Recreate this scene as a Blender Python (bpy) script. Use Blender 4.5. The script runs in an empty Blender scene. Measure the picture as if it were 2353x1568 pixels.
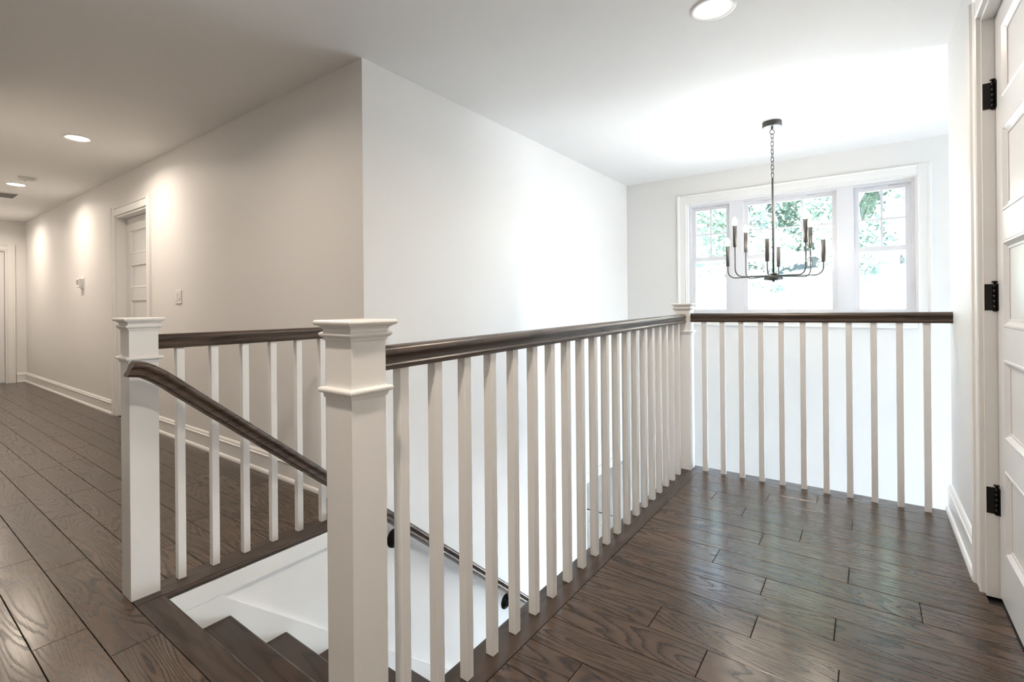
import bpy, bmesh, math, random
from mathutils import Vector, Matrix

random.seed(7)
S = bpy.context.scene
COL = S.collection

# ------------------------------------------------------------------ camera
CAM_Z = 1.0842
cam_d = bpy.data.cameras.new('camera')
cam = bpy.data.objects.new('camera', cam_d)
COL.objects.link(cam)
YAW, PITCH, ROLL = 0.64, 0.0008, -0.0089
fwd = Vector((-math.sin(YAW), math.cos(YAW), 0))
rgt = Vector((math.cos(YAW), math.sin(YAW), 0))
upv = Vector((0, 0, 1))
f2 = fwd * math.cos(PITCH) + upv * math.sin(PITCH)
u2 = upv * math.cos(PITCH) - fwd * math.sin(PITCH)
r3 = rgt * math.cos(ROLL) + u2 * math.sin(ROLL)
u3 = u2 * math.cos(ROLL) - rgt * math.sin(ROLL)
cam.matrix_world = Matrix(((r3.x, u3.x, -f2.x, 0), (r3.y, u3.y, -f2.y, 0), (r3.z, u3.z, -f2.z, CAM_Z), (0, 0, 0, 1)))
cam_d.sensor_width = 36
cam_d.lens = 1128.833 / 2353 * 36
cam_d.shift_x = (1176.5 - 1152.37) / 2353
cam_d.shift_y = -(784 - 702.36) / 2353
cam_d.clip_start = 0.02
S.camera = cam

# ------------------------------------------------------------------ world, sun, exposure
SKY_STRENGTH = 1.12
SUN_STRENGTH = 5.0
EXPOSURE = 2.74
CAN_POWER = 1.85
BULB_STRENGTH = 20
w = bpy.data.worlds.new('world')
S.world = w
w.use_nodes = True
nt = w.node_tree
nt.nodes.clear()
wo = nt.nodes.new('ShaderNodeOutputWorld')
bg = nt.nodes.new('ShaderNodeBackground')
sky = nt.nodes.new('ShaderNodeTexSky')
sky.sky_type = 'NISHITA'
sky.sun_disc = False
sky.sun_elevation = math.radians(68)
sky.sun_rotation = math.radians(-90)
sky.air_density = 1.0
sky.dust_density = 3.0
nt.links.new(sky.outputs[0], bg.inputs[0])
nt.links.new(bg.outputs[0], wo.inputs[0])
bg.inputs[1].default_value = SKY_STRENGTH
sl = bpy.data.lights.new('sun', 'SUN')
sl.energy = SUN_STRENGTH
sl.angle = 0.01
sl.color = (1, 0.97, 0.93)
so = bpy.data.objects.new('sun', sl)
COL.objects.link(so)
so.rotation_euler = Vector((0.34, 0.05, -0.94)).to_track_quat('-Z', 'Y').to_euler()
so.location = (-6, 2, 16)
vs = S.view_settings
vs.view_transform = 'Standard'
vs.look = 'None'
vs.gamma = 1
vs.use_curve_mapping = False
vs.exposure = EXPOSURE

# ------------------------------------------------------------------ materials
MATS = {}


def mat(name, color=(.8, .8, .8), rough=.5, metal=0., spec=.5, emit=None, estr=0., coat=0.):
    m = bpy.data.materials.new(name)
    m.use_nodes = True
    p = m.node_tree.nodes['Principled BSDF']
    p.inputs['Base Color'].default_value = (*color, 1)
    p.inputs['Roughness'].default_value = rough
    p.inputs['Metallic'].default_value = metal
    p.inputs['Specular IOR Level'].default_value = spec
    p.inputs['Coat Weight'].default_value = coat
    if emit:
        p.inputs['Emission Color'].default_value = (*emit, 1)
        p.inputs['Emission Strength'].default_value = estr
    MATS[name] = m
    return m


def painted(name, color, rough, bump=.02, scale=220., spec=.4):
    """paint with faint roller stipple and tonal mottling"""
    m = mat(name, color, rough, spec=spec)
    nt = m.node_tree
    N, L = nt.nodes, nt.links
    p = N['Principled BSDF']
    tc = N.new('ShaderNodeTexCoord')
    n1 = N.new('ShaderNodeTexNoise')
    n1.inputs['Scale'].default_value = scale
    n1.inputs['Detail'].default_value = 2
    L.new(tc.outputs['Object'], n1.inputs['Vector'])
    b = N.new('ShaderNodeBump')
    b.inputs['Strength'].default_value = bump
    b.inputs['Distance'].default_value = .002
    L.new(n1.outputs['Fac'], b.inputs['Height'])
    L.new(b.outputs[0], p.inputs['Normal'])
    n2 = N.new('ShaderNodeTexNoise')
    n2.inputs['Scale'].default_value = 1.3
    L.new(tc.outputs['Object'], n2.inputs['Vector'])
    mx = N.new('ShaderNodeMix')
    mx.data_type = 'RGBA'
    mx.inputs['A'].default_value = (*[c * .985 for c in color], 1)
    mx.inputs['B'].default_value = (*[min(1, c * 1.012) for c in color], 1)
    L.new(n2.outputs['Fac'], mx.inputs['Factor'])
    L.new(mx.outputs['Result'], p.inputs['Base Color'])
    return m


def wood(name, axis, light, dark, rough, ring=20., across=8., along=1.1, ringmix=.75, bump=.12, var=.25, spec=.5, fine=.35):
    """plain-sawn oak: contour lines of a stretched noise field plus pores, different for every object"""
    m = bpy.data.materials.new(name)
    m.use_nodes = True
    nt = m.node_tree
    N, L = nt.nodes, nt.links
    p = N['Principled BSDF']
    tc = N.new('ShaderNodeTexCoord')
    oi = N.new('ShaderNodeObjectInfo')
    off = N.new('ShaderNodeVectorMath')
    off.operation = 'SCALE'
    off.inputs[0].default_value = (17.3, 31.7, 23.9)
    L.new(oi.outputs['Random'], off.inputs['Scale'])
    add = N.new('ShaderNodeVectorMath')
    add.operation = 'ADD'
    L.new(tc.outputs['Object'], add.inputs[0])
    L.new(off.outputs[0], add.inputs[1])

    def sc(a, b):
        v = [b, b, b]
        v['xyz'.index(axis)] = a
        mp = N.new('ShaderNodeMapping')
        mp.inputs['Scale'].default_value = v
        L.new(add.outputs[0], mp.inputs['Vector'])
        return mp.outputs[0]

    def math_(op, a, b=None):
        n = N.new('ShaderNodeMath')
        n.operation = op
        for i, q in enumerate((a, b)):
            if q is None:
                continue
            if isinstance(q, (int, float)):
                n.inputs[i].default_value = q
            else:
                L.new(q, n.inputs[i])
        return n.outputs[0]
    n1 = N.new('ShaderNodeTexNoise')
    n1.inputs['Detail'].default_value = 1.2
    n1.inputs['Roughness'].default_value = .45
    n1.inputs['Scale'].default_value = 1
    L.new(sc(along, across), n1.inputs['Vector'])
    nj = N.new('ShaderNodeTexNoise')
    nj.inputs['Scale'].default_value = 1
    nj.inputs['Detail'].default_value = 3
    L.new(sc(22, 90), nj.inputs['Vector'])
    a = math_('MULTIPLY', n1.outputs['Fac'], ring)
    j = math_('MULTIPLY', nj.outputs['Fac'], .42)
    a = math_('ADD', a, j)
    fr = math_('FRACT', a)
    ramp = N.new('ShaderNodeValToRGB')
    cr = ramp.color_ramp
    cr.elements[0].position = 0
    cr.elements[0].color = (0, 0, 0, 1)
    cr.elements[1].position = 1
    cr.elements[1].color = (0, 0, 0, 1)
    e = cr.elements.new(.45)
    e.color = (.12, .12, .12, 1)
    e = cr.elements.new(.82)
    e.color = (1, 1, 1, 1)
    L.new(fr, ramp.inputs[0])
    n3 = N.new('ShaderNodeTexNoise')
    n3.inputs['Scale'].default_value = 1
    n3.inputs['Detail'].default_value = 2
    L.new(sc(9, 420), n3.inputs['Vector'])
    pore = N.new('ShaderNodeMapRange')
    pore.inputs['From Min'].default_value = .48
    pore.inputs['From Max'].default_value = .68
    L.new(n3.outputs['Fac'], pore.inputs['Value'])
    t1 = math_('MULTIPLY', ramp.outputs[0], ringmix)
    t2 = math_('MULTIPLY', pore.outputs[0], fine)
    t = math_('ADD', t1, t2)
    t = math_('MINIMUM', t, 1.)
    mx = N.new('ShaderNodeMix')
    mx.data_type = 'RGBA'
    mx.inputs['A'].default_value = (*light, 1)
    mx.inputs['B'].default_value = (*dark, 1)
    L.new(t, mx.inputs['Factor'])
    # tone of the whole piece, and slow tone drift along it
    n4 = N.new('ShaderNodeTexNoise')
    n4.inputs['Scale'].default_value = 1
    L.new(sc(2.2, 5), n4.inputs['Vector'])
    v1 = math_('MULTIPLY', math_('SUBTRACT', oi.outputs['Random'], .5), var)
    v2 = math_('MULTIPLY', math_('SUBTRACT', n4.outputs['Fac'], .5), .35)
    v = math_('ADD', math_('ADD', v1, v2), 1.)
    hs = N.new('ShaderNodeHueSaturation')
    L.new(v, hs.inputs['Value'])
    L.new(mx.outputs['Result'], hs.inputs['Color'])
    L.new(hs.outputs[0], p.inputs['Base Color'])
    rg = N.new('ShaderNodeMapRange')
    rg.inputs['To Min'].default_value = rough
    rg.inputs['To Max'].default_value = rough + .09
    L.new(t, rg.inputs['Value'])
    L.new(rg.outputs[0], p.inputs['Roughness'])
    p.inputs['Specular IOR Level'].default_value = spec
    b = N.new('ShaderNodeBump')
    b.inputs['Strength'].default_value = bump
    b.inputs['Distance'].default_value = .0012
    b.invert = True
    L.new(t, b.inputs['Height'])
    L.new(b.outputs[0], p.inputs['Normal'])
    MATS[name] = m
    return m


painted('wall_paint', (.80, .79, .775), .55)
painted('ceiling_paint', (.87, .865, .855), .7, scale=150)
painted('trim_paint', (.82, .815, .80), .32, bump=.01, scale=60, spec=.5)
painted('door_paint', (.78, .78, .785), .28, bump=.01, scale=60, spec=.5)
wood('oak_floor', 'x', (.098, .066, .046), (.016, .0095, .0062), .20, spec=.45, ring=22, bump=.03, ringmix=.85)
wood('oak_border', 'y', (.058, .039, .029), (.021, .014, .010), .34, ring=12)
wood('oak_border_x', 'x', (.064, .044, .033), (.024, .016, .011), .26, ring=12)
wood('oak_rail', 'y', (.090, .062, .045), (.025, .016, .0115), .28, ring=9, across=14, along=.7, fine=.55, var=.1)
wood('oak_rail_x', 'x', (.090, .062, .045), (.025, .016, .0115), .28, ring=9, across=14, along=.7, fine=.55, var=.1)
wood('oak_tread', 'x', (.056, .033, .022), (.021, .0125, .0085), .32, ring=10, bump=.05)
mat('black_metal', (.012, .011, .011), .38, metal=.6)
mat('bronze_metal', (.10, .095, .09), .40, metal=.8)
mat('white_plastic', (.80, .80, .79), .35)
mat('grey_screen', (.22, .23, .22), .2)
mat('dark_gap', (.03, .03, .03), .8)
mat('grey_duct', (.5, .49, .48), .7)
mat('vinyl_white', (.73, .73, .76), .3)
mat('lens_glow', (.9, .9, .9), .4, emit=(1, .93, .84), estr=9)
mat('bulb_glow', (.9, .9, .9), .3, emit=(1, .90, .76), estr=BULB_STRENGTH)
mat('bark', (.34, .31, .28), .9)
mat('bank_grass', (.32, .33, .31), .9)


def glass(name):
    m = bpy.data.materials.new(name)
    m.use_nodes = True
    nt = m.node_tree
    nt.nodes.clear()
    o = nt.nodes.new('ShaderNodeOutputMaterial')
    t = nt.nodes.new('ShaderNodeBsdfTransparent')
    t.inputs[0].default_value = (.96, .98, .975, 1)
    g = nt.nodes.new('ShaderNodeBsdfGlossy')
    g.inputs['Roughness'].default_value = .0
    fr = nt.nodes.new('ShaderNodeFresnel')
    fr.inputs[0].default_value = 1.45
    mx = nt.nodes.new('ShaderNodeMixShader')
    nt.links.new(fr.outputs[0], mx.inputs[0])
    nt.links.new(t.outputs[0], mx.inputs[1])
    nt.links.new(g.outputs[0], mx.inputs[2])
    nt.links.new(mx.outputs[0], o.inputs[0])
    MATS[name] = m


glass('pane_glass')


def leafmat(name, c1, c2):
    m = mat(name, c1, .55)
    nt = m.node_tree
    N, L = nt.nodes, nt.links
    p = N['Principled BSDF']
    tc = N.new('ShaderNodeTexCoord')
    n = N.new('ShaderNodeTexNoise')
    n.inputs['Scale'].default_value = 1.4
    n.inputs['Detail'].default_value = 4
    L.new(tc.outputs['Object'], n.inputs['Vector'])
    mx = N.new('ShaderNodeMix')
    mx.data_type = 'RGBA'
    mx.inputs['A'].default_value = (*c1, 1)
    mx.inputs['B'].default_value = (*c2, 1)
    L.new(n.outputs['Fac'], mx.inputs['Factor'])
    L.new(mx.outputs['Result'], p.inputs['Base Color'])
    tr = N.new('ShaderNodeBsdfTranslucent')
    L.new(mx.outputs['Result'], tr.inputs['Color'])
    ms = N.new('ShaderNodeMixShader')
    ms.inputs[0].default_value = .45
    L.new(p.outputs[0], ms.inputs[1])
    L.new(tr.outputs[0], ms.inputs[2])
    L.new(ms.outputs[0], N['Material Output'].inputs[0])


leafmat('leaf_green', (.27, .36, .28), (.46, .54, .42))
leafmat('leaf_pale', (.34, .44, .35), (.54, .62, .50))

# ------------------------------------------------------------------ mesh helpers


class MB:
    def __init__(self, M=None):
        self.v, self.f, self.sm = [], [], []
        self.M = M

    def addv(self, pts):
        b = len(self.v)
        for p in pts:
            p = Vector(p)
            self.v.append(self.M @ p if self.M else p)
        return b

    def face(self, idx, smooth=False):
        self.f.append(idx)
        self.sm.append(smooth)

    def box(self, lo, hi, bev=0.):
        lo = [min(a, b) for a, b in zip(lo, hi)], [max(a, b) for a, b in zip(lo, hi)]
        lo, hi = lo
        if bev <= 0:
            b = self.addv([(x, y, z) for z in (lo[2], hi[2]) for y in (lo[1], hi[1]) for x in (lo[0], hi[0])])
            for q in ((0, 2, 3, 1), (4, 5, 7, 6), (0, 1, 5, 4), (2, 6, 7, 3), (0, 4, 6, 2), (1, 3, 7, 5)):
                self.face([b + i for i in q])
            return self
        bm = bmesh.new()
        bmesh.ops.create_cube(bm, size=1)
        for v in bm.verts:
            v.co = Vector([(lo[i] + hi[i]) / 2 + v.co[i] * (hi[i] - lo[i]) for i in range(3)])
        bmesh.ops.bevel(bm, geom=bm.edges[:], offset=bev, segments=1, affect='EDGES', profile=.5)
        self.bm(bm)
        return self

    def bm(self, bm, smooth=False):
        bm.verts.ensure_lookup_table()
        bm.verts.index_update()
        b = self.addv([v.co for v in bm.verts])
        for f in bm.faces:
            self.face([b + v.index for v in f.verts], smooth)
        bm.free()

    def plank(self, lo, hi, c=.0013):
        """box with only the four top edges eased"""
        x0, y0, z0 = lo
        x1, y1, z1 = hi
        b = self.addv([(x0, y0, z0), (x1, y0, z0), (x1, y1, z0), (x0, y1, z0),
                       (x0, y0, z1 - c), (x1, y0, z1 - c), (x1, y1, z1 - c), (x0, y1, z1 - c),
                       (x0 + c, y0 + c, z1), (x1 - c, y0 + c, z1), (x1 - c, y1 - c, z1), (x0 + c, y1 - c, z1)])
        for q in ((3, 2, 1, 0), (8, 9, 10, 11)):
            self.face([b + i for i in q])
        for i in range(4):
            j = (i + 1) % 4
            self.face([b + i, b + j, b + 4 + j, b + 4 + i])
            self.face([b + 4 + i, b + 4 + j, b + 8 + j, b + 8 + i])
        return self

    def sweep(self, prof, stations, smooth=False, cap=True):
        """prof: list of (a,b); stations: list of (origin, avec, bvec)"""
        n = len(prof)
        base = None
        first = len(self.v)
        for o, av, bv in stations:
            o, av, bv = Vector(o), Vector(av), Vector(bv)
            self.addv([o + av * a + bv * c for a, c in prof])
        for s in range(len(stations) - 1):
            for i in range(n):
                j = (i + 1) % n
                p = first + s * n
                self.face([p + i, p + j, p + n + j, p + n + i], smooth)
        if cap:
            self.face([first + i for i in range(n)][::-1])
            p = first + (len(stations) - 1) * n
            self.face([p + i for i in range(n)])
        return self

    def sqlathe(self, prof, cx, cy):
        """square-section turned profile: prof = [(half, z)] from bottom up"""
        first = len(self.v)
        for h, z in prof:
            self.addv([(cx - h, cy - h, z), (cx + h, cy - h, z), (cx + h, cy + h, z), (cx - h, cy + h, z)])
        for k in range(len(prof) - 1):
            for i in range(4):
                j = (i + 1) % 4
                p = first + 4 * k
                self.face([p + i, p + j, p + 4 + j, p + 4 + i])
        self.face([first + i for i in (3, 2, 1, 0)])
        p = first + 4 * (len(prof) - 1)
        self.face([p + i for i in range(4)])
        return self

    def lathe(self, prof, c, axis=(0, 0, 1), seg=24, smooth=True):
        """prof = [(r, h)] along axis from c"""
        q = Vector((0, 0, 1)).rotation_difference(Vector(axis))
        first = len(self.v)
        n = len(prof)
        for r, h in prof:
            self.addv([Vector(c) + q @ Vector((r * math.cos(2 * math.pi * i / seg), r * math.sin(2 * math.pi * i / seg), h)) for i in range(seg)])
        for k in range(n - 1):
            for i in range(seg):
                j = (i + 1) % seg
                p = first + seg * k
                self.face([p + i, p + j, p + seg + j, p + seg + i], smooth)
        self.face([first + i for i in range(seg)][::-1])
        p = first + seg * (n - 1)
        self.face([p + i for i in range(seg)])
        return self

    def tube(self, pts, r, seg=10, closed=False, smooth=True):
        pts = [Vector(p) for p in pts]
        n = len(pts)
        first = len(self.v)
        up = None
        for i, p in enumerate(pts):
            if closed:
                t = (pts[(i + 1) % n] - pts[i - 1]).normalized()
            else:
                t = (pts[min(i + 1, n - 1)] - pts[max(i - 1, 0)]).normalized()
            if up is None:
                up = Vector((0, 0, 1)) if abs(t.z) < .9 else Vector((1, 0, 0))
            a = t.cross(up).normalized()
            b = a.cross(t).normalized()
            up = b
            self.addv([p + a * r * math.cos(2 * math.pi * k / seg) + b * r * math.sin(2 * math.pi * k / seg) for k in range(seg)])
        for i in range(n if closed else n - 1):
            for k in range(seg):
                l = (k + 1) % seg
                p, q = first + i * seg, first + ((i + 1) % n) * seg
                self.face([p + k, p + l, q + l, q + k], smooth)
        if not closed:
            self.face([first + k for k in range(seg)][::-1])
            p = first + (n - 1) * seg
            self.face([p + k for k in range(seg)])
        return self

    def build(self, name, material, parent=None, origin=None):
        lo = Vector([min(v[i] for v in self.v) for i in range(3)])
        hi = Vector([max(v[i] for v in self.v) for i in range(3)])
        c = Vector(origin) if origin is not None else (lo + hi) / 2
        me = bpy.data.meshes.new(name)
        me.from_pydata([v - c for v in self.v], [], self.f)
        me.polygons.foreach_set('use_smooth', self.sm)
        bm = bmesh.new()
        bm.from_mesh(me)
        bmesh.ops.recalc_face_normals(bm, faces=bm.faces)
        bm.to_mesh(me)
        bm.free()
        me.materials.append(MATS[material])
        return place(name, me, c, parent)


def wpos(o):
    p = Vector(o.location)
    while o.parent:
        o = o.parent
        p += Vector(o.location)
    return p


def place(name, me, loc, parent=None):
    o = bpy.data.objects.new(name, me)
    COL.objects.link(o)
    loc = Vector(loc)
    if parent:
        o.parent = parent
        loc = loc - wpos(parent)
    o.location = loc
    return o


def tag(o, label, cat, group=None):
    o['label'] = label
    o['category'] = cat
    if group:
        o['group'] = group
    return o


def empty(name, loc):
    o = place(name, None, loc)
    o.empty_display_size = .1
    return o


def thing(name, loc, label, cat, group=None):
    return tag(empty(name, loc), label, cat, group)


def structure(o):
    o['kind'] = 'structure'
    return o


def cells(mb, ulist, wlist, holes, fn):
    us = sorted(set(ulist + [q for h in holes for q in h[:2]]))
    ws = sorted(set(wlist + [q for h in holes for q in h[2:]]))
    us = [u for u in us if ulist[0] <= u <= ulist[-1]]
    ws = [q for q in ws if wlist[0] <= q <= wlist[-1]]
    for a, b in zip(us, us[1:]):
        for c, d in zip(ws, ws[1:]):
            mu, mw = (a + b) / 2, (c + d) / 2
            if any(h[0] < mu < h[1] and h[2] < mw < h[3] for h in holes):
                continue
            mb.box(*fn(a, b, c, d))


def wall_y(name, x0, x1, z0, z1, y0, y1, holes=(), m='wall_paint'):
    mb = MB()
    cells(mb, [x0, x1], [z0, z1], list(holes), lambda a, b, c, d: ((a, y0, c), (b, y1, d)))
    return structure(mb.build(name, m))


def wall_x(name, y0, y1, z0, z1, x0, x1, holes=(), m='wall_paint'):
    mb = MB()
    cells(mb, [y0, y1], [z0, z1], list(holes), lambda a, b, c, d: ((x0, a, c), (x1, b, d)))
    return structure(mb.build(name, m))


# ------------------------------------------------------------------ dimensions
H = 2.4233            # ceiling
XW = -2.165           # stairwell wall face (faces +X)
YH = 1.672            # hall wall face (faces -Y)
YW = 5.285            # window wall face (faces -Y)
XE = -10.247          # hall end wall face (faces +X)
XR = .345             # right wall face (faces -X)
YR = 3.43             # far end of right wall
ZL = -2.80            # lower floor
YN = .635             # joint of landing nosing
BX2 = -.889           # joint of border board under the long railing
BX1 = -2.262          # joint of border board under the short railing
BY3 = 3.285           # joint of border board under the far railing
WX0, WX1, WZ0, WZ1 = -1.512, .335, .955, 2.128   # window opening
HD = (-6.135, -5.262, 0., 2.03)                   # hall door opening
ED = (.62, 1.465, 0., 1.975)                      # end door opening
RD = (1.70, 2.535, 0., 2.14)                      # right door opening

# ------------------------------------------------------------------ shell
wall_y('wall_hall', XE - .12, XW - .12, 0, H, YH, YH + .12, [HD])
wall_y('wall_window', XW - 3.1, 4.32, ZL, H, YW, YW + .16, [(WX0, WX1, WZ0, WZ1), (-1.5, 1.9, ZL + .05, -1.0), (-5.0, -3.0, -2.5, -.4)])
wall_x('wall_stairwell', .74, YW, ZL, H, XW - .12, XW, [(.74, YH, -.03, H), (4.21, 5.12, ZL, -.61)])
wall_x('wall_hall_end', .33, YH + .12, 0, H, XE - .12, XE, [ED])
wall_y('wall_hall_near', XE - .12, -4.0, 0, H, .33, .45)
wall_x('wall_left', -1.72, .45, 0, H, -4.12, -4.0)
wall_y('wall_back', -4.12, XR + .12, 0, H, -1.72, -1.6)
wall_x('wall_right', -1.6, YR, 0, H, XR, XR + .12, [RD])
wall_y('wall_foyer_inner', XR + .12, 4.32, ZL, H, YR - .12, YR)
wall_x('wall_foyer_side', YR, YW, ZL, H, 4.2, 4.32, [(3.55, 5.15, -2.5, 1.7)])
wall_x('wall_under_railing', .74, 3.41, -.30, -.026, -.995, -.96)
wall_y('wall_under_far_railing', -.96, XR + .12, -.30, -.026, 3.375, 3.41)
wall_y('wall_under_landing', -2.6, XR + .12, ZL, -.26, .5, .60)
wall_x('wall_lower_right', .5, YR - .12, ZL, -.26, XR + .12, XR + .24)
structure(MB().box((-.96, .62, -.26), (XR + .12, 3.375, -.105)).build('ceiling_lower', 'ceiling_paint'))
# living room seen through the cased opening low down
wall_x('wall_living_room', 2.6, YW, ZL, -.25, -5.27, -5.15)
wall_y('wall_living_room_near', -5.27, XW - .12, ZL, -.25, 2.6, 2.72)
structure(MB().box((-5.27, 2.6, -.25), (XW - .12, YW, -.15)).build('ceiling_living_room', 'ceiling_paint'))

cmb = MB()
cmb.box((XE - 1, -1.72, H), (4.32, YW + .16, H + .12))
ceiling = structure(cmb.build('ceiling', 'ceiling_paint'))

structure(MB().box((-5.3, .5, ZL - .12), (4.32, YW + .16, ZL)).build('floor_foyer', 'oak_border_x'))

# unseen boxes added behind the doors to stop light leaking through the gaps
for nm_, lo_, hi_ in (('light_stop_hall', (-6.6, YH + .13, 0), (-4.8, YH + .9, H)), ('light_stop_end', (XE - .9, .3, 0), (XE - .13, YH + .1, H)), ('light_stop_right', (XR + .13, 1.4, 0), (XR + .9, 2.9, H))):
    mb_ = MB()
    (a0, b0, c0), (a1, b1, c1) = lo_, hi_
    t_ = .05
    if nm_ == 'light_stop_hall':
        mb_.box((a0, b1 - t_, c0), (a1, b1, c1)).box((a0, b0, c0), (a0 + t_, b1 - t_, c1)).box((a1 - t_, b0, c0), (a1, b1 - t_, c1))
    elif nm_ == 'light_stop_end':
        mb_.box((a0, b0, c0), (a0 + t_, b1, c1)).box((a0 + t_, b0, c0), (a1, b0 + t_, c1)).box((a0 + t_, b1 - t_, c0), (a1, b1, c1))
    else:
        mb_.box((a1 - t_, b0, c0), (a1, b1, c1)).box((a0, b0, c0), (a1 - t_, b0 + t_, c1)).box((a0, b1 - t_, c0), (a1 - t_, b1, c1))
    mb_.box((a0, b0, -.08), (a1, b1, -.02))
    structure(mb_.build(nm_, 'wall_paint'))

# upper floor: subfloor + individual planks
sub = MB()
sub.box((XE - .12, .33, -.2), (-4.0, YH + .12, -.019))
sub.box((-4.12, -1.72, -.2), (XR + .12, .62, -.019))
sub.box((-4.0, .62, -.2), (XW - .015, YH + .12, -.019))
sub.box((-.93, .62, -.10), (XR + .12, 3.29, -.019))
floor = structure(sub.build('floor', 'dark_gap'))
PW = .14
GAP = .0009
rows = []
y = YN
k = 0
while y < 3.2:
    rows.append((y, min(y + PW, BY3) if y + PW < BY3 + .01 else BY3))
    y += PW
y = YN
while y > -1.55:
    rows.append((max(y - PW, -1.6), y))
    y -= PW
pl_rng = random.Random(21)
anchors = {10: -.328, 11: -.53, 13: -.40, 6: -.41, 7: -.60, 18: -.23, 17: -.455, 15: -.525}
for ya, yb in sorted(rows):
    yc = (ya + yb) / 2
    ri = round((ya - YN) / PW)
    if yc < .45:
        spans = [(-4.0, XR)]
    elif yc < YN:
        spans = [(XE, XR)]
    elif ya < YH - .01:
        spans = [(XE, BX1), (BX2, XR)]
    else:
        spans = [(BX2, XR)]
    if RD[0] < yc < RD[1] - .03:
        spans = [(a_, XR + .036 if b_ == XR else b_) for a_, b_ in spans]
    if yc < .45 < yb:
        spans = [(XE, XR)]
    for xa, xb in spans:
        ymax = yb
        if xb == BX1:
            ymax = min(yb, YH)
        cuts = [xa]
        if xb - xa < 1.5:
            c0 = anchors.get(ri, pl_rng.uniform(-.75, .1))
            cuts.append(c0)
            c1 = c0 + pl_rng.uniform(.48, .9)
            if c1 < xb - .1:
                cuts.append(c1)
        else:
            x = xa + pl_rng.uniform(.2, .9)
            while x < xb - .18:
                cuts.append(x)
                x += pl_rng.uniform(.5, 1.25)
        cuts.append(xb)
        for a, b in zip(cuts, cuts[1:]):
            dz = pl_rng.uniform(-.0003, .0003)
            MB().plank((a + GAP, ya + GAP, -.019), (b - GAP, ymax - GAP, dz)).build('plank', 'oak_floor', floor)


def nosing_prof(w0, t=.024):
    """(a across towards the open edge, b up): flat board with a bull-nosed edge"""
    pr = [(0, -t), (0, 0)]
    r = t / 2
    for i in range(9):
        an = math.pi / 2 - math.pi * i / 8
        pr.append((w0 - r + r * math.cos(an), -r + r * math.sin(an)))
    return pr


# border boards under the three railings and at the top of the stair
e = .0008
MB().sweep(nosing_prof(abs(BX2 + 1.012)), [((BX2 - e, .735, 0), (-1, 0, 0), (0, 0, 1)), ((BX2 - e, 3.285, 0), (-1, 0, 0), (0, 0, 1))]).build('border_board', 'oak_border', floor)
MB().sweep(nosing_prof(3.432 - BY3), [((-1.012, BY3 + e, 0), (0, 1, 0), (0, 0, 1)), ((XR, BY3 + e, 0), (0, 1, 0), (0, 0, 1))]).build('border_board', 'oak_border_x', floor)
MB().sweep(nosing_prof(abs(BX1 + 2.143)), [((BX1 + e, YN + .002, 0), (1, 0, 0), (0, 0, 1)), ((BX1 + e, YH - .002, 0), (1, 0, 0), (0, 0, 1))]).build('border_board', 'oak_border', floor)
MB().sweep(nosing_prof(.095), [((-2.142, YN + e, 0), (0, 1, 0), (0, 0, 1)), ((BX2 - .0, YN + e, 0), (0, 1, 0), (0, 0, 1))]).build('landing_nosing', 'oak_tread', floor)


# ------------------------------------------------------------------ baseboards
BASE_PROF = [(0, 0), (.027, 0), (.027, .012), (.022, .022), (.015, .026), (.015, .105), (.019, .110), (.019, .116), (.013, .121), (.012, .130), (.006, .139), (0, .142)]


def baseboard(name, p0, p1, nrm, ext0=0, ext1=0):
    p0, p1, n = Vector(p0), Vector(p1), Vector(nrm)
    mb = MB()
    mb.sweep(BASE_PROF, [(p0, n, (0, 0, 1)), (p1, n, (0, 0, 1))])
    return structure(mb.build(name, 'trim_paint'))


baseboard('baseboard_hall', (XE + .03, YH, 0), (HD[0] - .10, YH, 0), (0, -1, 0))
baseboard('baseboard_stair_hall', (HD[1] + .10, YH, 0), (XW, YH, 0), (0, -1, 0))
baseboard('baseboard_hall_end', (XE, YH, 0), (XE, ED[1] + .10, 0), (1, 0, 0))
baseboard('baseboard_right', (XR, YR, 0), (XR, RD[1] + .092, 0), (-1, 0, 0))
baseboard('baseboard_right_near', (XR, RD[0] - .092, 0), (XR, -1.6, 0), (-1, 0, 0))
baseboard('baseboard_back', (-4, -1.6, 0), (XR - .03, -1.6, 0), (0, 1, 0))
# living room trim seen low through the railing
structure(MB().box((-2.95, YW - .018, -1.41), (XW - .13, YW, -1.34)).box((-2.95, YW - .03, -1.36), (XW - .13, YW, -1.34)).build('trim_chair_rail', 'trim_paint'))
structure(MB().box((-2.95, YW - .012, -1.52), (XW - .13, YW, -1.49)).build('trim_wainscot', 'trim_paint'))
tr = structure(empty('trim_opening', (XW, 4.66, ZL)))
MB().box((XW, 4.13, -.61), (XW + .016, 5.20, -.525)).build('head_casing', 'trim_paint', tr)
MB().box((XW, 4.13, ZL), (XW + .016, 4.21, -.61)).build('side_casing', 'trim_paint', tr)
MB().box((XW, 5.12, ZL), (XW + .016, 5.20, -.61)).build('side_casing', 'trim_paint', tr)


# ------------------------------------------------------------------ doors and window frames
def frame_m(o, u, n):
    """local (u along width, n towards the viewer, w up) -> world"""
    u, n = Vector(u), Vector(n)
    return Matrix(((u.x, n.x, 0, o[0]), (u.y, n.y, 0, o[1]), (u.z, n.z, 1, o[2]), (0, 0, 0, 1)))


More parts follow.
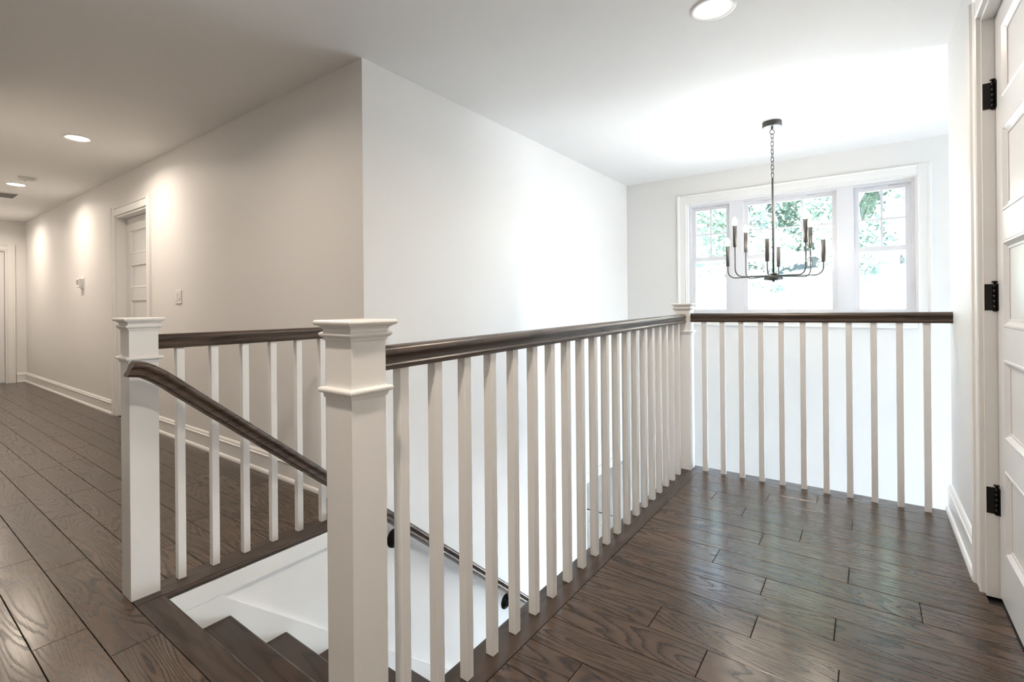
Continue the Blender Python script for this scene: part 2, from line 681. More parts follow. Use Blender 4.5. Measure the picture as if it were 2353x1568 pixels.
def casing(root, M, w0, h, cw=.09, bottom=False, z0=0.):
    """flat casing with an inner bead and a raised back band, mitred look"""
    def leg(u_in, u_out, za, zb):
        mb = MB(M)
        s = 1 if u_out > u_in else -1
        prof = [(0, 0), (0, .012), (.004, .016), (.010, .016), (.014, .013), (cw - .026, .015), (cw - .022, .022), (cw - .006, .026), (cw, .022), (cw, 0)]
        mb.sweep([(u_in + s * a, b) for a, b in prof], [((0, 0, za), (1, 0, 0), (0, 1, 0)), ((0, 0, zb), (1, 0, 0), (0, 1, 0))])
        return mb
    leg(0, -cw, z0, h + cw).build('casing_side', 'trim_paint', root)
    leg(w0, w0 + cw, z0, h + cw).build('casing_side', 'trim_paint', root)
    prof = [(0, 0), (0, .012), (.004, .016), (.010, .016), (.014, .013), (cw - .026, .015), (cw - .022, .022), (cw - .006, .026), (cw, .022), (cw, 0)]
    mb = MB(M)
    mb.sweep([(b, h + a) for a, b in prof], [((0.0, 0, 0), (0, 1, 0), (0, 0, 1)), ((w0, 0, 0), (0, 1, 0), (0, 0, 1))])
    mb.build('casing_head', 'trim_paint', root)


def panel_door(root, M, w0, h, depth, hinge_side=None, rails=None, knob=None):
    """five-panel leaf set back by depth in its jamb"""
    jt = .018
    jd = .12
    for ua, ub in ((0, jt), (w0 - jt, w0)):
        MB(M).box((ua, -jd, 0), (ub, .0, h)).build('jamb', 'trim_paint', root)
    MB(M).box((jt, -jd, h - jt), (w0 - jt, 0, h)).build('jamb_head', 'trim_paint', root)
    a, b = jt + .004, w0 - jt - .004
    z0, z1 = .012, h - jt - .004
    d0 = -depth
    lm = MB(M)
    lm.box((a, d0 - .036, z0), (b, d0 - .012, z1))
    st = .098
    lm.box((a, d0 - .012, z0), (a + st, d0, z1))
    lm.box((b - st, d0 - .012, z0), (b, d0, z1))
    if rails is None:
        top, bot, mid = .10, .20, .10
        ph = (z1 - z0 - top - bot - 4 * mid) / 5
        zs = []
        z = z0 + bot
        for i in range(5):
            zs.append((z, z + ph))
            z += ph + mid
    else:
        zs = rails
    prev = z0
    for za, zb in zs:
        lm.box((a + st, d0 - .012, prev), (b - st, d0, za))
        prev = zb
    lm.box((a + st, d0 - .012, prev), (b - st, d0, z1))
    leaf = lm.build('leaf', 'door_paint', root)
    for za, zb in zs:
        pm = MB(M)
        u0, u1 = a + st, b - st
        rect = lambda i, n: [(u0 + i, n, za + i), (u1 - i, n, za + i), (u1 - i, n, zb - i), (u0 + i, n, zb - i)]
        loops = [rect(0, d0 - .001), rect(.004, d0 + .002), rect(.010, d0 + .002), rect(.022, d0 - .009), rect(.030, d0 - .009), rect(.030, d0 - .0118)]
        first = len(pm.v)
        for lp in loops:
            pm.addv(lp)
        for q in range(len(loops) - 1):
            for i in range(4):
                j = (i + 1) % 4
                p = first + 4 * q
                pm.face([p + i, p + j, p + 4 + j, p + 4 + i])
        p = first + 4 * (len(loops) - 1)
        pm.face([p + i for i in range(4)])
        pm.build('panel', 'door_paint', leaf)
    if hinge_side is not None:
        for zc in hinge_side[1]:
            ux = jt + .002 if hinge_side[0] == 'L' else w0 - jt - .002
            s = 1 if hinge_side[0] == 'L' else -1
            hm = MB(M)
            n0 = d0 + .007
            kn = .0064
            hh = .048
            for q in range(5):
                za = zc - hh + q * 2 * hh / 5
                hm.lathe([(kn, .0006), (kn, 2 * hh / 5 - .0006)], (ux, n0, za), seg=14)
            hm.lathe([(.004, -.004), (.0072, -.001), (.0072, .0)], (ux, n0, zc - hh), seg=14)
            hm.lathe([(.0035, 0), (.0035, .006), (.0085, .0065), (.0085, .010), (.006, .0115)], (ux, n0, zc + hh), seg=14)
            hm.box((ux - s * .0005, d0 - .001, zc - hh), (ux + s * .020, d0 + .0025, zc + hh))
            hm.box((ux - s * .0030, d0 + .002, zc - hh), (ux - s * .0005, d0 + .034, zc + hh))
            hh_o = hm.build('hinge', 'black_metal', root)
            hh_o['label'] = 'black butt hinge'
    return leaf


# right-hand door: u runs towards the camera (-Y), n = -X
door1 = structure(empty('door_1', (XR, (RD[0] + RD[1]) / 2, 0)))
M1 = frame_m((XR, RD[1], 0), (0, -1, 0), (-1, 0, 0))
casing(door1, M1, RD[1] - RD[0], RD[3])
panel_door(door1, M1, RD[1] - RD[0], RD[3], .036, ('L', (1.838, 1.10, .355)),
           rails=[(.195, .495), (.60, .883), (.993, 1.296), (1.398, 1.693), (1.796, 2.05)])
# hall door: u along +X, n = -Y
door2 = structure(empty('door_2', ((HD[0] + HD[1]) / 2, YH, 0)))
M2 = frame_m((HD[0], YH, 0), (1, 0, 0), (0, -1, 0))
casing(door2, M2, HD[1] - HD[0], HD[3])
panel_door(door2, M2, HD[1] - HD[0], HD[3], .086, rails=[(.2, .49), (.585, .84), (.94, 1.185), (1.295, 1.535), (1.64, 1.885)])
# hall end door: u along +Y, n = +X
door3 = structure(empty('door_3', (XE, (ED[0] + ED[1]) / 2, 0)))
M3 = frame_m((XE, ED[0], 0), (0, 1, 0), (1, 0, 0))
casing(door3, M3, ED[1] - ED[0], ED[3])
panel_door(door3, M3, ED[1] - ED[0], ED[3], .03)


def sash_window(root, M, u0, u1, z0, zm, z1, cols, n_out, n_in, muntins=True):
    """double-hung unit: frame, upper (outer) sash with grid, lower (inner) sash"""
    fm = MB(M)
    fw = .022
    fm.box((u0, n_out - .05, z0), (u0 + fw, n_in + .012, z1))
    fm.box((u1 - fw, n_out - .05, z0), (u1, n_in + .012, z1))
    fm.box((u0 + fw, n_out - .05, z1 - fw), (u1 - fw, n_in + .012, z1))
    fm.box((u0 + fw, n_out - .05, z0), (u1 - fw, n_in + .012, z0 + fw))
    fm.build('frame', 'vinyl_white', root)
    a, b = u0 + fw, u1 - fw
    sw = .038
    for nm, za, zb, nn, grid in (('upper_sash', zm - .03, z1 - fw, n_out, True), ('lower_sash', z0 + fw, zm + .02, n_in - .026, False)):
        sm = MB(M)
        t = .026
        sm.box((a, nn, za), (a + sw, nn + t, zb))
        sm.box((b - sw, nn, za), (b, nn + t, zb))
        sm.box((a + sw, nn, zb - sw), (b - sw, nn + t, zb))
        sm.box((a + sw, nn, za), (b - sw, nn + t, za + sw))
        s = sm.build(nm, 'vinyl_white', root)
        MB(M).box((a + sw - .003, nn + .010, za + sw - .003), (b - sw + .003, nn + .014, zb - sw + .003)).build('pane', 'pane_glass', s)
        if grid:
            ga, gb, gz0, gz1 = a + sw, b - sw, za + sw, zb - sw
            for c in range(1, cols):
                uc = ga + (gb - ga) * c / cols
                MB(M).box((uc - .008, nn + .015, gz0), (uc + .008, nn + .022, gz1)).build('muntin', 'vinyl_white', s)
            zc = (gz0 + gz1) / 2
            MB(M).box((ga, nn + .0148, zc - .008), (gb, nn + .0222, zc + .008)).build('muntin', 'vinyl_white', s)
            for q in (.22, .78):
                uc = ga + (gb - ga) * q
                MB(M).box((uc - .04, nn + t, zb - .014), (uc + .04, nn + t + .006, zb - .004), .002).build('tilt_latch', 'vinyl_white', s)
        else:
            uc = (a + b) / 2
            lk = MB(M)
            lk.box((uc - .022, nn + .004, zb), (uc + .022, nn + .022, zb + .006))
            lk.box((uc - .006, nn + .006, zb + .006), (uc + .02, nn + .016, zb + .013))
            lk.build('sash_lock', 'vinyl_white', s)


win = structure(empty('window_1', ((WX0 + WX1) / 2, YW, WZ0)))
MW = frame_m((0, YW, 0), (1, 0, 0), (0, -1, 0))
# casing around the whole triple unit
MWc = frame_m((WX0, YW, 0), (1, 0, 0), (0, -1, 0))
casing(win, MWc, WX1 - WX0, WZ1, z0=WZ0 - .09)
mb = MB(MWc)
cw = .09
prof = [(0, 0), (0, .012), (.004, .016), (.010, .016), (.014, .013), (cw - .026, .015), (cw - .022, .022), (cw - .006, .026), (cw, .022), (cw, 0)]
mb.sweep([(b, WZ0 - a) for a, b in prof], [((0, 0, 0), (0, 1, 0), (0, 0, 1)), ((WX1 - WX0, 0, 0), (0, 1, 0), (0, 0, 1))])
mb.build('casing_apron', 'trim_paint', win)
jm = .012
for ua, ub in ((WX0, WX0 + jm), (WX1 - jm, WX1)):
    MB(MW).box((ua, -.16, WZ0), (ub, .0, WZ1)).build('jamb_liner', 'trim_paint', win)
MB(MW).box((WX0 + jm, -.16, WZ1 - jm), (WX1 - jm, 0, WZ1)).build('jamb_liner', 'trim_paint', win)
MB(MW).box((WX0 + jm, -.16, WZ0), (WX1 - jm, 0, WZ0 + jm)).build('sill', 'trim_paint', win)
mulls = ((-1.083, -1.003), (-.192, -.112))
for ua, ub in mulls:
    MB(MW).box((ua, -.155, WZ0 + jm), (ub, -.045, WZ1 - jm)).build('mullion', 'vinyl_white', win)
ZM = 1.548
sash_window(win, MW, WX0 + jm, mulls[0][0], WZ0 + jm, ZM, WZ1 - jm, 2, -.115, -.058)
sash_window(win, MW, mulls[0][1], mulls[1][0], WZ0 + jm, ZM, WZ1 - jm, 3, -.115, -.058)
sash_window(win, MW, mulls[1][1], WX1 - jm, WZ0 + jm, ZM, WZ1 - jm, 2, -.115, -.058)

# unseen foyer glazing added to let in daylight (low front, tall side)
w2 = structure(empty('window_added_low', (.35, YW, ZL)))
mb = MB(MW)
za, zb = ZL + .05, -1.0
mb.box((-1.5, -.12, za), (-1.44, -.06, zb)).box((1.84, -.12, za), (1.9, -.06, zb)).box((-1.44, -.12, zb - .06), (1.84, -.06, zb)).box((-1.44, -.12, za), (1.84, -.06, za + .1))
for ux in (-.4, .74):
    mb.box((ux - .03, -.12, za + .1), (ux + .03, -.06, zb - .06))
mb.build('frame', 'vinyl_white', w2)
MB(MW).box((-1.445, -.095, za + .095), (1.845, -.09, zb - .055)).build('pane', 'pane_glass', w2)
w3 = structure(empty('window_added_side', (4.2, 4.36, -2.2)))  # added out of view for more daylight on the stairwell wall
M4 = frame_m((4.2, 0, 0), (0, 1, 0), (-1, 0, 0))
mb = MB(M4)
mb.box((3.55, -.1, -2.5), (3.61, -.04, 1.7)).box((5.09, -.1, -2.5), (5.15, -.04, 1.7)).box((3.61, -.1, 1.64), (5.09, -.04, 1.7)).box((3.61, -.1, -2.5), (5.09, -.04, -2.44)).box((3.61, -.1, -.05), (5.09, -.04, .01))
mb.build('frame', 'vinyl_white', w3)
MB(M4).box((3.605, -.075, -2.445), (5.095, -.07, 1.645)).build('pane', 'pane_glass', w3)

w4 = structure(empty('window_added_living', (-4.1, YW, -2.1)))  # unseen window added to brighten the living room behind the opening
mb = MB(MW)
mb.box((-5.0, -.12, -2.5), (-4.94, -.06, -.4)).box((-3.06, -.12, -2.5), (-3.0, -.06, -.4)).box((-4.94, -.12, -.46), (-3.06, -.06, -.4)).box((-4.94, -.12, -2.5), (-3.06, -.06, -2.44)).box((-4.94, -.12, -1.43), (-3.06, -.06, -1.37))
mb.build('frame', 'vinyl_white', w4)
MB(MW).box((-4.945, -.095, -2.445), (-3.055, -.09, -.455)).build('pane', 'pane_glass', w4)

# ------------------------------------------------------------------ newel posts


def newel(cx, cy, hw, zc, zr, z0, label):
    t = thing('newel_post', (cx, cy, z0), label, 'newel post', 'white newel posts')
    capb = zc - .046
    MB().sqlathe([(hw, z0), (hw, capb + .004)], cx, cy).build('shaft', 'trim_paint', t)
    cp = [(hw + .0005, capb), (hw + .003, capb), (hw + .004, capb + .006), (hw + .008, capb + .008), (hw + .0115, capb + .012), (hw + .0115, capb + .016), (hw + .008, capb + .019),
          (hw + .004, capb + .020), (hw + .0045, capb + .025), (hw + .008, capb + .030), (hw + .0125, capb + .032), (hw + .013, capb + .0335), (hw + .016, capb + .034), (hw + .0195, capb + .0365), (hw + .0205, capb + .040), (hw + .0195, capb + .0435), (hw + .017, capb + .0458), (hw + .013, zc)]
    MB().sqlathe(cp, cx, cy).build('cap', 'trim_paint', t)
    MB().sqlathe([(hw + .0005, zr - .017), (hw + .003, zr - .017), (hw + .0045, zr - .009), (hw + .0045, zr - .007), (hw + .010, zr - .006), (hw + .0125, zr - .003), (hw + .013, zr), (hw + .0125, zr + .003), (hw + .010, zr + .006), (hw + .0005, zr + .007)], cx, cy).build('collar', 'trim_paint', t)
    return t


N1 = (-2.2385, .681)
N2 = (-.943, .705)
N3 = (-.979, 3.355)
HW = .047
newel(*N1, HW, 1.0517, .900, 0, 'white square newel post on the hall side at the top of the stair')
newel(*N2, HW, 1.056, .898, -.0, 'large white square newel post nearest the camera, starting the long railing')
newel(*N3, HW, 1.09, .905, 0, 'small far white newel post at the corner below the window')

# ------------------------------------------------------------------ railings
# handrail section (a across, b up), top at 0
half = [(0, 0), (.010, -.0006), (.018, -.003), (.0235, -.0075), (.0262, -.013), (.0268, -.018), (.0255, -.0225), (.0225, -.0265), (.0205, -.031), (.0198, -.037), (.0208, -.0415), (.0235, -.0435), (.0255, -.046), (.0255, -.0485), (.0238, -.0505), (.0215, -.0512), (.0215, -.0575)]
RAIL = half + [(-a, b) for a, b in half[::-1] if a > 0]
RAIL_H = .0575


def balustrade(label, p0, p1, direction, bal, bw=.0288, m='oak_rail', z_floor=0):
    p0, p1 = Vector(p0), Vector(p1)
    t = thing('balustrade', ((p0.x + p1.x) / 2, (p0.y + p1.y) / 2, z_floor), label, 'railing', 'upstairs railings')
    across = (1, 0, 0) if direction == 'y' else (0, 1, 0)
    mb = MB()
    n = 24
    mb.sweep(RAIL, [(p0.lerp(p1, i / n), across, (0, 0, 1)) for i in range(n + 1)], smooth=False)
    hr = mb.build('handrail', m, t)
    hr['label'] = 'dark stained oak handrail'
    hr.data.polygons.foreach_set('use_smooth', [True] * len(hr.data.polygons))
    hr.data.set_sharp_from_angle(angle=math.radians(28))
    ax = 0 if direction == 'x' else 1
    h = bw / 2
    for (x, y) in bal:
        f = ((x, y)[ax] - p0[ax]) / (p1[ax] - p0[ax])
        zt = p0.z + (p1.z - p0.z) * f - RAIL_H + .006
        MB().box((x - h, y - h, z_floor), (x + h, y + h, zt), .0012).build('baluster', 'trim_paint', t)
    return t


b2 = [(-.943 + .0015 + (N3[0] - N2[0]) * (k / 21.), .7026 + .1233 * k + .014) for k in range(1, 21)]
balustrade('long railing of twenty white balusters along the stair opening, starting at the nearest newel',
           (N2[0], N2[1] + HW, .990), (N3[0], N3[1] - HW, 1.019), 'y', b2)
b1 = [(-2.2308, .6717 + .1285 * k + .0137) for k in range(1, 8)]
balustrade('short railing between the hall-side newel and the beige hall wall',
           (-2.2308, N1[1] + HW, .986), (-2.2308, YH, .984), 'y', b1)
b3 = [(-.9614 + .1097 * k, 3.3525) for k in range(1, 12)]
balustrade('far railing of eleven balusters in front of the window, meeting the right wall',
           (N3[0] + HW, 3.3525, 1.0245), (XR, 3.3525, 1.034), 'x', b3, m='oak_rail_x')

# ------------------------------------------------------------------ staircase
RUN, RISE, NST = .245, .2, 14
SX0, SX1 = XW, -.995
st = thing('staircase', ((SX0 + SX1) / 2, .73, ZL), 'stair of dark brown wooden treads descending between the two railings', 'staircase')
Y0 = .727
for k in range(1, NST):
    z = -RISE * k
    yn = Y0 + RUN * k
    mb = MB()
    pr = nosing_prof(RUN + .026, .026)
    mb.sweep(pr, [((SX0 + .0195, yn - RUN - .026, z), (0, 1, 0), (0, 0, 1)), ((SX1 - .002, yn - RUN - .026, z), (0, 1, 0), (0, 0, 1))])
    mb.build('tread', 'oak_tread', st)
for k in range(0, NST):
    z1 = -RISE * k - (.026 if k else .026)
    z0 = -RISE * (k + 1)
    yr = Y0 + RUN * k - .026
    MB().box((SX0 + .0195, yr - .018, z0), (SX1 - .002, yr, z1)).build('riser', 'trim_paint', st)
# wall-side skirt board and the level fascia board below the hall floor edge
sl = .824
skx0, skx1 = XW + .0005, XW + .019
ztop = lambda y: -.091 - sl * (y - .916)
yb_end = Y0 + RUN * 13.2
mb = MB()
pts = [(.742, -.1), (.927, -.1), (yb_end, ztop(yb_end)), (yb_end, ZL), (Y0 + RUN * 12.2, ZL), (.742, -.42)]
mb.addv([(skx0, y, z) for y, z in pts])
mb.addv([(skx1, y, z) for y, z in pts])
n = len(pts)
mb.face(list(range(n)))
mb.face([n + i for i in range(n)][::-1])
for i in range(n):
    j = (i + 1) % n
    mb.face([i, j, n + j, n + i])
sk = mb.build('skirt_board', 'trim_paint', st)
MB().box((XW + .0006, .742, -.099), (XW + .019, YH, -.026)).build('fascia_board', 'trim_paint', st)

# stair handrail on the wall side
hrx = XW + .074
HT = lambda y: .823 - .828 * (y - .754)
hr = thing('stair_handrail', (hrx, .63, HT(.75) - .06), 'dark oak stair handrail sloping down from the hall-side newel along the wall', 'handrail')
path = [(.618, .9), (.635, .8985), (.655, .893), (.68, .880), (.71, .861), (.735, .842), (.754, .8265)]
y = .80
while y < 3.75:
    path.append((y, HT(y) + .002))
    y += .15
mb = MB()
stn = []
for i, (yy, zz) in enumerate(path):
    a = path[max(i - 1, 0)]
    b = path[min(i + 1, len(path) - 1)]
    t = Vector((0, b[0] - a[0], b[1] - a[1])).normalized()
    nrm = Vector((0, -t.z, t.y))
    if i == 0:
        nrm = Vector((0, .42, .9)).normalized() * 1.02
    stn.append(((hrx, yy, zz), (1, 0, 0), nrm))
mb.sweep(RAIL, stn)
ro = mb.build('rail', 'oak_rail', hr)
ro.data.polygons.foreach_set('use_smooth', [True] * len(ro.data.polygons))
ro.data.set_sharp_from_angle(angle=math.radians(28))
for yb in (1.868, 2.925):
    zc = HT(yb) - .128
    bm_ = MB()
    bm_.lathe([(.054, 0), (.054, .004), (.050, .010), (.036, .013), (.034, .020), (.028, .023), (.012, .025)], (XW, yb, zc), axis=(1, 0, 0), seg=32)
    br = bm_.build('bracket', 'black_metal', hr)
    br['label'] = 'round black wall bracket'
    arm = MB()
    zb = HT(yb) - .070
    arm.tube([(XW + .02, yb, zc), (XW + .048, yb, zc + .002), (XW + .064, yb, zc + .012), (XW + .072, yb, zc + .03), (XW + .074, yb, zb)], .0075, 10)
    arm.build('bracket_arm', 'black_metal', br)

# ------------------------------------------------------------------ chandelier
CX, CY = -.554, 4.109
ch = thing('chandelier', (CX, CY, 1.25), 'dark metal eight-arm chandelier with lit candle bulbs hanging on a chain before the window', 'chandelier')
MB().lathe([(.060, 0), (.0645, .003), (.0645, .030), (.063, .0385)], (CX, CY, H - .0385), seg=40).build('canopy', 'bronze_metal', ch)
lp = MB().lathe([(.004, 0), (.006, .002), (.006, .018)], (CX, CY, H - .056), seg=12)
ring = [(CX + .017 * math.cos(a) * .8, CY + .017 * math.cos(a) * .6, H - .073 + .017 * math.sin(a)) for a in [2 * math.pi * i / 24 for i in range(24)]]
lp.tube(ring, .0026, 8, closed=True)
lp.build('loop', 'bronze_metal', ch)
ROD_T = 2.012
LK, LWd, LR = .036, .0095, .0022
zt = H - .088
nlinks = 11
pitch = (zt - ROD_T - .006) / nlinks
for i in range(nlinks):
    zc = zt - pitch * (i + .5)
    a = math.radians(40 + 90 * (i % 2) + 8 * math.sin(i * 2.1))
    ll = pitch / 2 + .0030
    pts = []
    for s in range(20):
        th = 2 * math.pi * s / 20
        c, sn = math.cos(th), math.sin(th)
        straight = ll - LWd
        pts.append((c * LWd, (straight if sn > 0 else -straight) * (1 if abs(sn) > 1e-6 else 0) + sn * LWd))
    MB().tube([(CX + math.cos(a) * p, CY + math.sin(a) * p, zc + q) for p, q in pts], LR, 7, closed=True).build('chain_link', 'bronze_metal', ch)
rp = MB().lathe([(.0068, 0), (.0068, ROD_T - 1.305 - .012), (.0075, ROD_T - 1.305 - .010), (.0075, ROD_T - 1.305 - .002), (.004, ROD_T - 1.305)], (CX, CY, 1.305), seg=16)
rp.build('rod', 'bronze_metal', ch)
MB().lathe([(.004, 0), (.008, .001), (.008, .010), (.030, .011), (.030, .014), (.060, .015), (.063, .017), (.063, .041), (.060, .043), (.022, .044), (.024, .050), (.029, .056), (.029, .060), (.010, .061), (.008, .066)], (CX, CY, 1.244), seg=40).build('hub', 'bronze_metal', ch)
for i in range(8):
    az = math.radians(1 + 45 * i)
    dv = Vector((math.cos(az), math.sin(az), 0))
    low = i % 2 == 0
    zb = 1.375 if low else 1.498
    R_ = .31
    cr_ = .055
    za = 1.289
    base = Vector((CX, CY, 0))
    pts = [base + dv * .02 + Vector((0, 0, za)), base + dv * (R_ - cr_) + Vector((0, 0, za - .006))]
    for s in range(1, 9):
        an = math.pi / 2 * s / 8
        pts.append(base + dv * (R_ - cr_ + cr_ * math.sin(an)) + Vector((0, 0, za - .006 + cr_ - cr_ * math.cos(an))))
    pts.append(base + dv * R_ + Vector((0, 0, zb + .004)))
    arm = MB().tube(pts, .0042, 10).build('arm', 'bronze_metal', ch)
    c = base + dv * R_
    MB().lathe([(.005, -.003), (.0115, 0), (.0130, .003), (.0130, .157), (.0115, .158), (.0115, .150), (.001, .150)], (c.x, c.y, zb), seg=20).build('candle_sleeve', 'bronze_metal', arm)
    bl = MB().lathe([(.009, 0), (.0105, .004), (.0155, .016), (.0180, .028), (.0170, .040), (.0125, .053), (.0065, .064), (.0015, .070)], (c.x, c.y, zb + .1505), seg=20).build('bulb', 'bulb_glow', arm)
    bl['label'] = 'lit flame-shaped bulb'

# ------------------------------------------------------------------ recessed lights, smoke detector, vent


def downlight(x, y, label, r=.097, lens=.066, power=CAN_POWER, color=(1, .85, .70)):
    t = thing('ceiling_light', (x, y, H), label, 'ceiling light', 'recessed ceiling lights')
    ringm = MB()
    seg = 40
    prof = [(r, 0), (r, -.003), (r - .003, -.006), (r - .010, -.0075), (lens + .006, -.004), (lens + .001, -.0015)]
    first = len(ringm.v)
    for rr, hh in prof:
        ringm.addv([(x + rr * math.cos(2 * math.pi * i / seg), y + rr * math.sin(2 * math.pi * i / seg), H + hh) for i in range(seg)])
    for k in range(len(prof) - 1):
        for i in range(seg):
            j = (i + 1) % seg
            p = first + seg * k
            ringm.face([p + i, p + j, p + seg + j, p + seg + i], True)
    ringm.build('trim_ring', 'white_plastic', t)
    MB().lathe([(lens + .0015, 0), (lens + .0015, .0018)], (x, y, H - .0025), seg=40).build('lens', 'lens_glow', t)
    ld = bpy.data.lights.new('downlight_lamp', 'AREA')
    ld.shape = 'DISK'
    ld.size = .12
    ld.spread = math.radians(160)
    ld.energy = power
    ld.color = color
    lo = bpy.data.objects.new('downlight_lamp', ld)
    COL.objects.link(lo)
    lo.parent = t
    lo.location = (0, 0, -.012)


downlight(-.55, 2.362, 'round recessed ceiling light over the landing, nearest the chandelier', power=2.0)
downlight(-4.93, 1.105, 'round recessed hall ceiling light above the doorway')
downlight(-7.25, 1.115, 'round recessed hall ceiling light beside the smoke detector')
downlight(-2.64, .545, 'round recessed light cut by the top left edge of the picture')

downlight(-.5, .12, 'added unseen fill light over the landing above the camera', power=2.9)  # out-of-view lamp added to brighten the newel faces
downlight(-9.35, 1.11, 'recessed hall ceiling light nearest the end door')

t = thing('smoke_detector', (-6.81, 1.13, H), 'white round smoke detector on the hall ceiling', 'smoke detector')
MB().lathe([(.070, 0), (.070, -.008), (.068, -.010)][::-1], (-6.81, 1.13, H), seg=36).build('base_ring', 'white_plastic', t)
MB().lathe([(.030, -.038), (.056, -.036), (.063, -.030), (.064, -.012), (.066, -.010)], (-6.81, 1.13, H), seg=36).build('cover', 'white_plastic', t)
MB().lathe([(.006, -.040), (.008, -.037)], (-6.785, 1.105, H), seg=14).build('test_button', 'grey_screen', t)

vx0, vx1, vy0, vy1 = -8.19, -7.80, .83, 1.25
t = thing('air_vent', ((vx0 + vx1) / 2, (vy0 + vy1) / 2, H), 'white louvred air vent in the hall ceiling', 'air vent')
fm = MB()
fwid = .03
fm.box((vx0, vy0, H - .008), (vx0 + fwid, vy1, H)).box((vx1 - fwid, vy0, H - .008), (vx1, vy1, H)).box((vx0 + fwid, vy0, H - .008), (vx1 - fwid, vy0 + fwid, H)).box((vx0 + fwid, vy1 - fwid, H - .008), (vx1 - fwid, vy1, H))
fm.build('frame', 'white_plastic', t)
MB().box((vx0 + fwid, vy0 + fwid, H - .0015), (vx1 - fwid, vy1 - fwid, H)).build('duct_opening', 'grey_duct', t)
ns = 9
for i in range(ns):
    xx = vx0 + fwid + (vx1 - vx0 - 2 * fwid) * (i + .5) / ns
    mb = MB()
    mb.addv([(xx - .014, vy0 + fwid, H - .002), (xx + .008, vy0 + fwid, H - .010), (xx + .008, vy1 - fwid, H - .010), (xx - .014, vy1 - fwid, H - .002),
             (xx - .014, vy0 + fwid, H - .0035), (xx + .008, vy0 + fwid, H - .0115), (xx + .008, vy1 - fwid, H - .0115), (xx - .014, vy1 - fwid, H - .0035)])
    for q in ((0, 1, 2, 3), (7, 6, 5, 4), (0, 4, 5, 1), (1, 5, 6, 2), (2, 6, 7, 3), (3, 7, 4, 0)):
        mb.face(list(q))
    mb.build('slat', 'white_plastic', t)

# thermostat and switch on the hall wall
t = thing('thermostat', (-7.30, YH, 1.335), 'small white thermostat on the hall wall beyond the doorway', 'thermostat')
MB().box((-7.365, YH - .008, 1.325), (-7.235, YH, 1.455), .003).build('back_plate', 'white_plastic', t)
MB().box((-7.352, YH - .048, 1.338), (-7.248, YH - .008, 1.444), .005).build('body', 'white_plastic', t)
MB().box((-7.338, YH - .0495, 1.372), (-7.262, YH - .0475, 1.428)).build('screen', 'grey_screen', t)
t = thing('light_switch', (-4.583, YH, 1.125), 'white double switch plate with rocker and dimmer on the hall wall', 'light switch')
MB().box((-4.645, YH - .007, 1.125), (-4.522, YH, 1.240), .003).build('plate', 'white_plastic', t)
MB().box((-4.624, YH - .0105, 1.149), (-4.590, YH - .006, 1.216), .0015).build('rocker', 'white_plastic', t)
MB().box((-4.577, YH - .0085, 1.149), (-4.543, YH - .006, 1.216), .001).build('dimmer_paddle', 'white_plastic', t)
MB().box((-4.553, YH - .014, 1.158), (-4.546, YH - .008, 1.172), .001).build('dimmer_slider', 'white_plastic', t)

# ------------------------------------------------------------------ outdoors: bank and trees
gm = MB()
nx, ny = 30, 24


def ground_z(x, y):
    t = max(0, min(1, (y - 8) / 11))
    s = t * t * (3 - 2 * t)
    return -3.1 + s * 5.2 + max(0, y - 19) * .10 + .18 * math.sin(x * .7 + y * .4) * min(1, max(0, (y - 7) / 4)) + .1 * math.sin(x * 1.9 - y * 1.1) * min(1, max(0, (y - 7) / 4))


xs = [-26 + 52 * i / nx for i in range(nx + 1)]
ys = [5.5 + 40 * j / ny for j in range(ny + 1)]
gm.addv([(x, y, ground_z(x, y)) for y in ys for x in xs])
for j in range(ny):
    for i in range(nx):
        a = j * (nx + 1) + i
        gm.face([a, a + 1, a + nx + 2, a + nx + 1], True)
structure(gm.build('ground', 'bank_grass'))
gm2 = MB().box((4.4, -14, -3.3), (26, 5.5, -3.1))
structure(gm2.build('ground_side', 'bank_grass'))


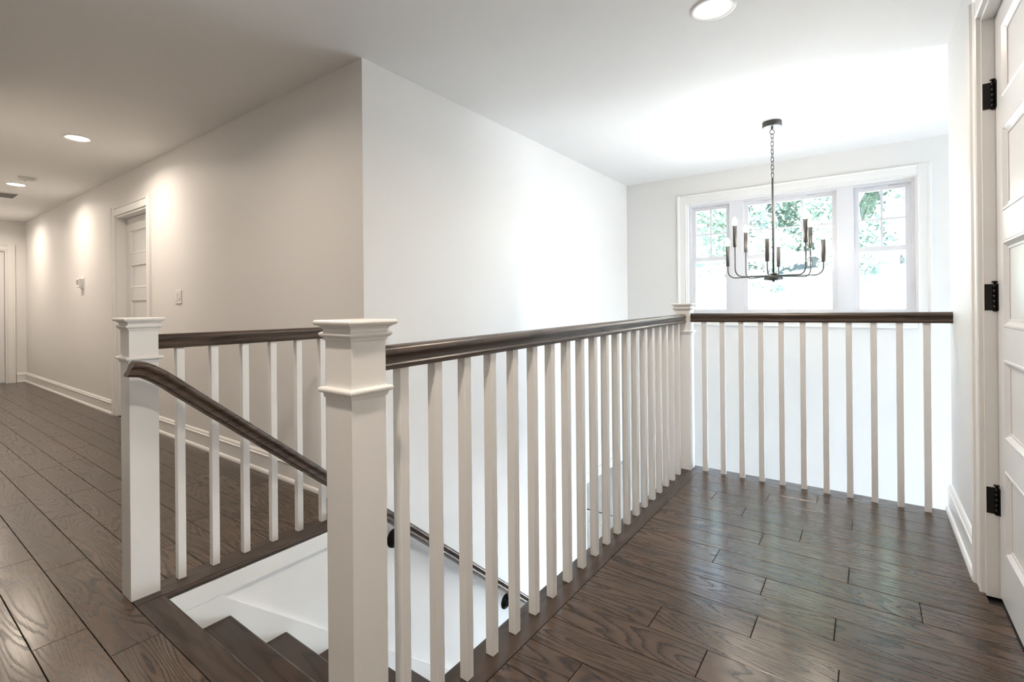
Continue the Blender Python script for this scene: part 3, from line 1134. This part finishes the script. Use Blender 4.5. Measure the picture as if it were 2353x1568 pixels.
def tree_meshes(seed, h, crown_r, nleaf, leaf, trunk_r, crown_lo):
    rg = random.Random(seed)
    tm = MB()
    lean = rg.uniform(-.04, .04)
    pts = [(lean * z * z * .3 + .06 * math.sin(z * 1.3 + seed), .06 * math.cos(z * 1.1 + seed), z) for z in [h * .9 * i / 9 for i in range(10)]]
    base = 0
    # tapering trunk
    seg = 8
    first = len(tm.v)
    for i, p in enumerate(pts):
        r = trunk_r * (1 - .75 * i / 9)
        tm.addv([(p[0] + r * math.cos(2 * math.pi * q / seg), p[1] + r * math.sin(2 * math.pi * q / seg), p[2] - .2) for q in range(seg)])
    for i in range(9):
        for q in range(seg):
            l = (q + 1) % seg
            tm.face([first + i * seg + q, first + i * seg + l, first + (i + 1) * seg + l, first + (i + 1) * seg + q], True)
    lm = MB()
    centers = []
    for i in range(46):
        z = crown_lo * h + (h - crown_lo * h) * rg.random() ** .9
        f = (z / h - crown_lo) / (1 - crown_lo)
        rr = crown_r * (math.sin(math.pi * min(.97, f * .8 + .18)) ** .7) * rg.uniform(.25, 1)
        a = rg.uniform(0, 6.283)
        c = Vector((rr * math.cos(a), rr * math.sin(a), z))
        centers.append((c, rg.uniform(.35, .75) * crown_r * .55))
        ti = min(9, int(z / h * 9 / .9))
        tm.tube([pts[max(0, ti - 2)], Vector(pts[max(0, ti - 2)]).lerp(c, .6) + Vector((0, 0, .1)), c], .025 * trunk_r / .14, 5)
    for i in range(nleaf):
        c, r = rg.choice(centers)
        d = Vector((rg.gauss(0, 1), rg.gauss(0, 1), rg.gauss(0, .7)))
        d = d.normalized() * r * rg.random() ** .45
        p = c + d
        n = (Vector((rg.gauss(0, 1), rg.gauss(0, 1), rg.gauss(.6, 1)))).normalized()
        a = n.orthogonal().normalized()
        a.rotate(Matrix.Rotation(rg.uniform(0, 6.28), 3, n))
        b = n.cross(a)
        s = leaf * rg.uniform(.6, 1.3)
        bq = lm.addv([p - a * s, p - b * s * .5 + n * s * .15, p + a * s, p + b * s * .5 + n * s * .15])
        lm.face([bq, bq + 1, bq + 2, bq + 3])

    def me(mbx, nm, m):
        q = bpy.data.meshes.new(nm)
        q.from_pydata(mbx.v, [], mbx.f)
        q.materials.append(MATS[m])
        return q
    return me(tm, 'trunk', 'bark'), me(lm, 'foliage', 'leaf_green' if seed % 2 else 'leaf_pale')


kinds = [tree_meshes(1, 8.5, 2.3, 17000, .10, .13, .12), tree_meshes(2, 9.5, 2.0, 16000, .095, .11, .15), tree_meshes(3, 7.5, 2.6, 18000, .10, .14, .08)]
shrub = tree_meshes(5, 2.0, 1.25, 2600, .09, .05, .05)
spots = [(-8.2, 19.5, 0), (-5.6, 18.4, 1), (-2.9, 19.6, 2), (-.2, 18.3, 0), (2.6, 19.4, 1), (-7.0, 25.0, 2), (-3.9, 25.6, 0), (-.4, 25.2, 1), (3.2, 25.8, 2), (6.4, 21.0, 0), (-4.4, 22.0, 2), (-1.6, 22.3, 1), (1.0, 22.0, 0), (-5.6, 29.0, 1), (-2.2, 29.4, 2), (1.4, 29.0, 0)]
rt = random.Random(4)
for x, y, kd in spots:
    z = ground_z(x, y)
    t = thing('tree', (x, y, z), 'sunlit green broadleaf tree on the bank seen through the window', 'tree', 'trees outside the window')
    t.rotation_euler.z = rt.uniform(0, 6.28)
    sc_ = rt.uniform(.9, 1.15)
    t.scale = (sc_, sc_, sc_)
    for me, nm in zip(kinds[kd], ('trunk', 'foliage')):
        o = bpy.data.objects.new(nm, me)
        COL.objects.link(o)
        o.parent = t
for x, y, s in [(-5.6, 14.8, 1.0), (-4.3, 15.6, .9), (-2.4, 16.5, .9), (-.4, 16.9, .8), (1.2, 16.2, .9), (2.9, 16.4, 1.0)]:
    t = thing('shrub', (x, y, ground_z(x, y)), 'leafy green shrub on the bright bank below the trees', 'shrub', 'shrubs on the bank')
    t.scale = (s, s, s)
    t.rotation_euler.z = rt.uniform(0, 6.28)
    for me, nm in zip(shrub, ('stem', 'foliage')):
        o = bpy.data.objects.new(nm, me)
        COL.objects.link(o)
        o.parent = t
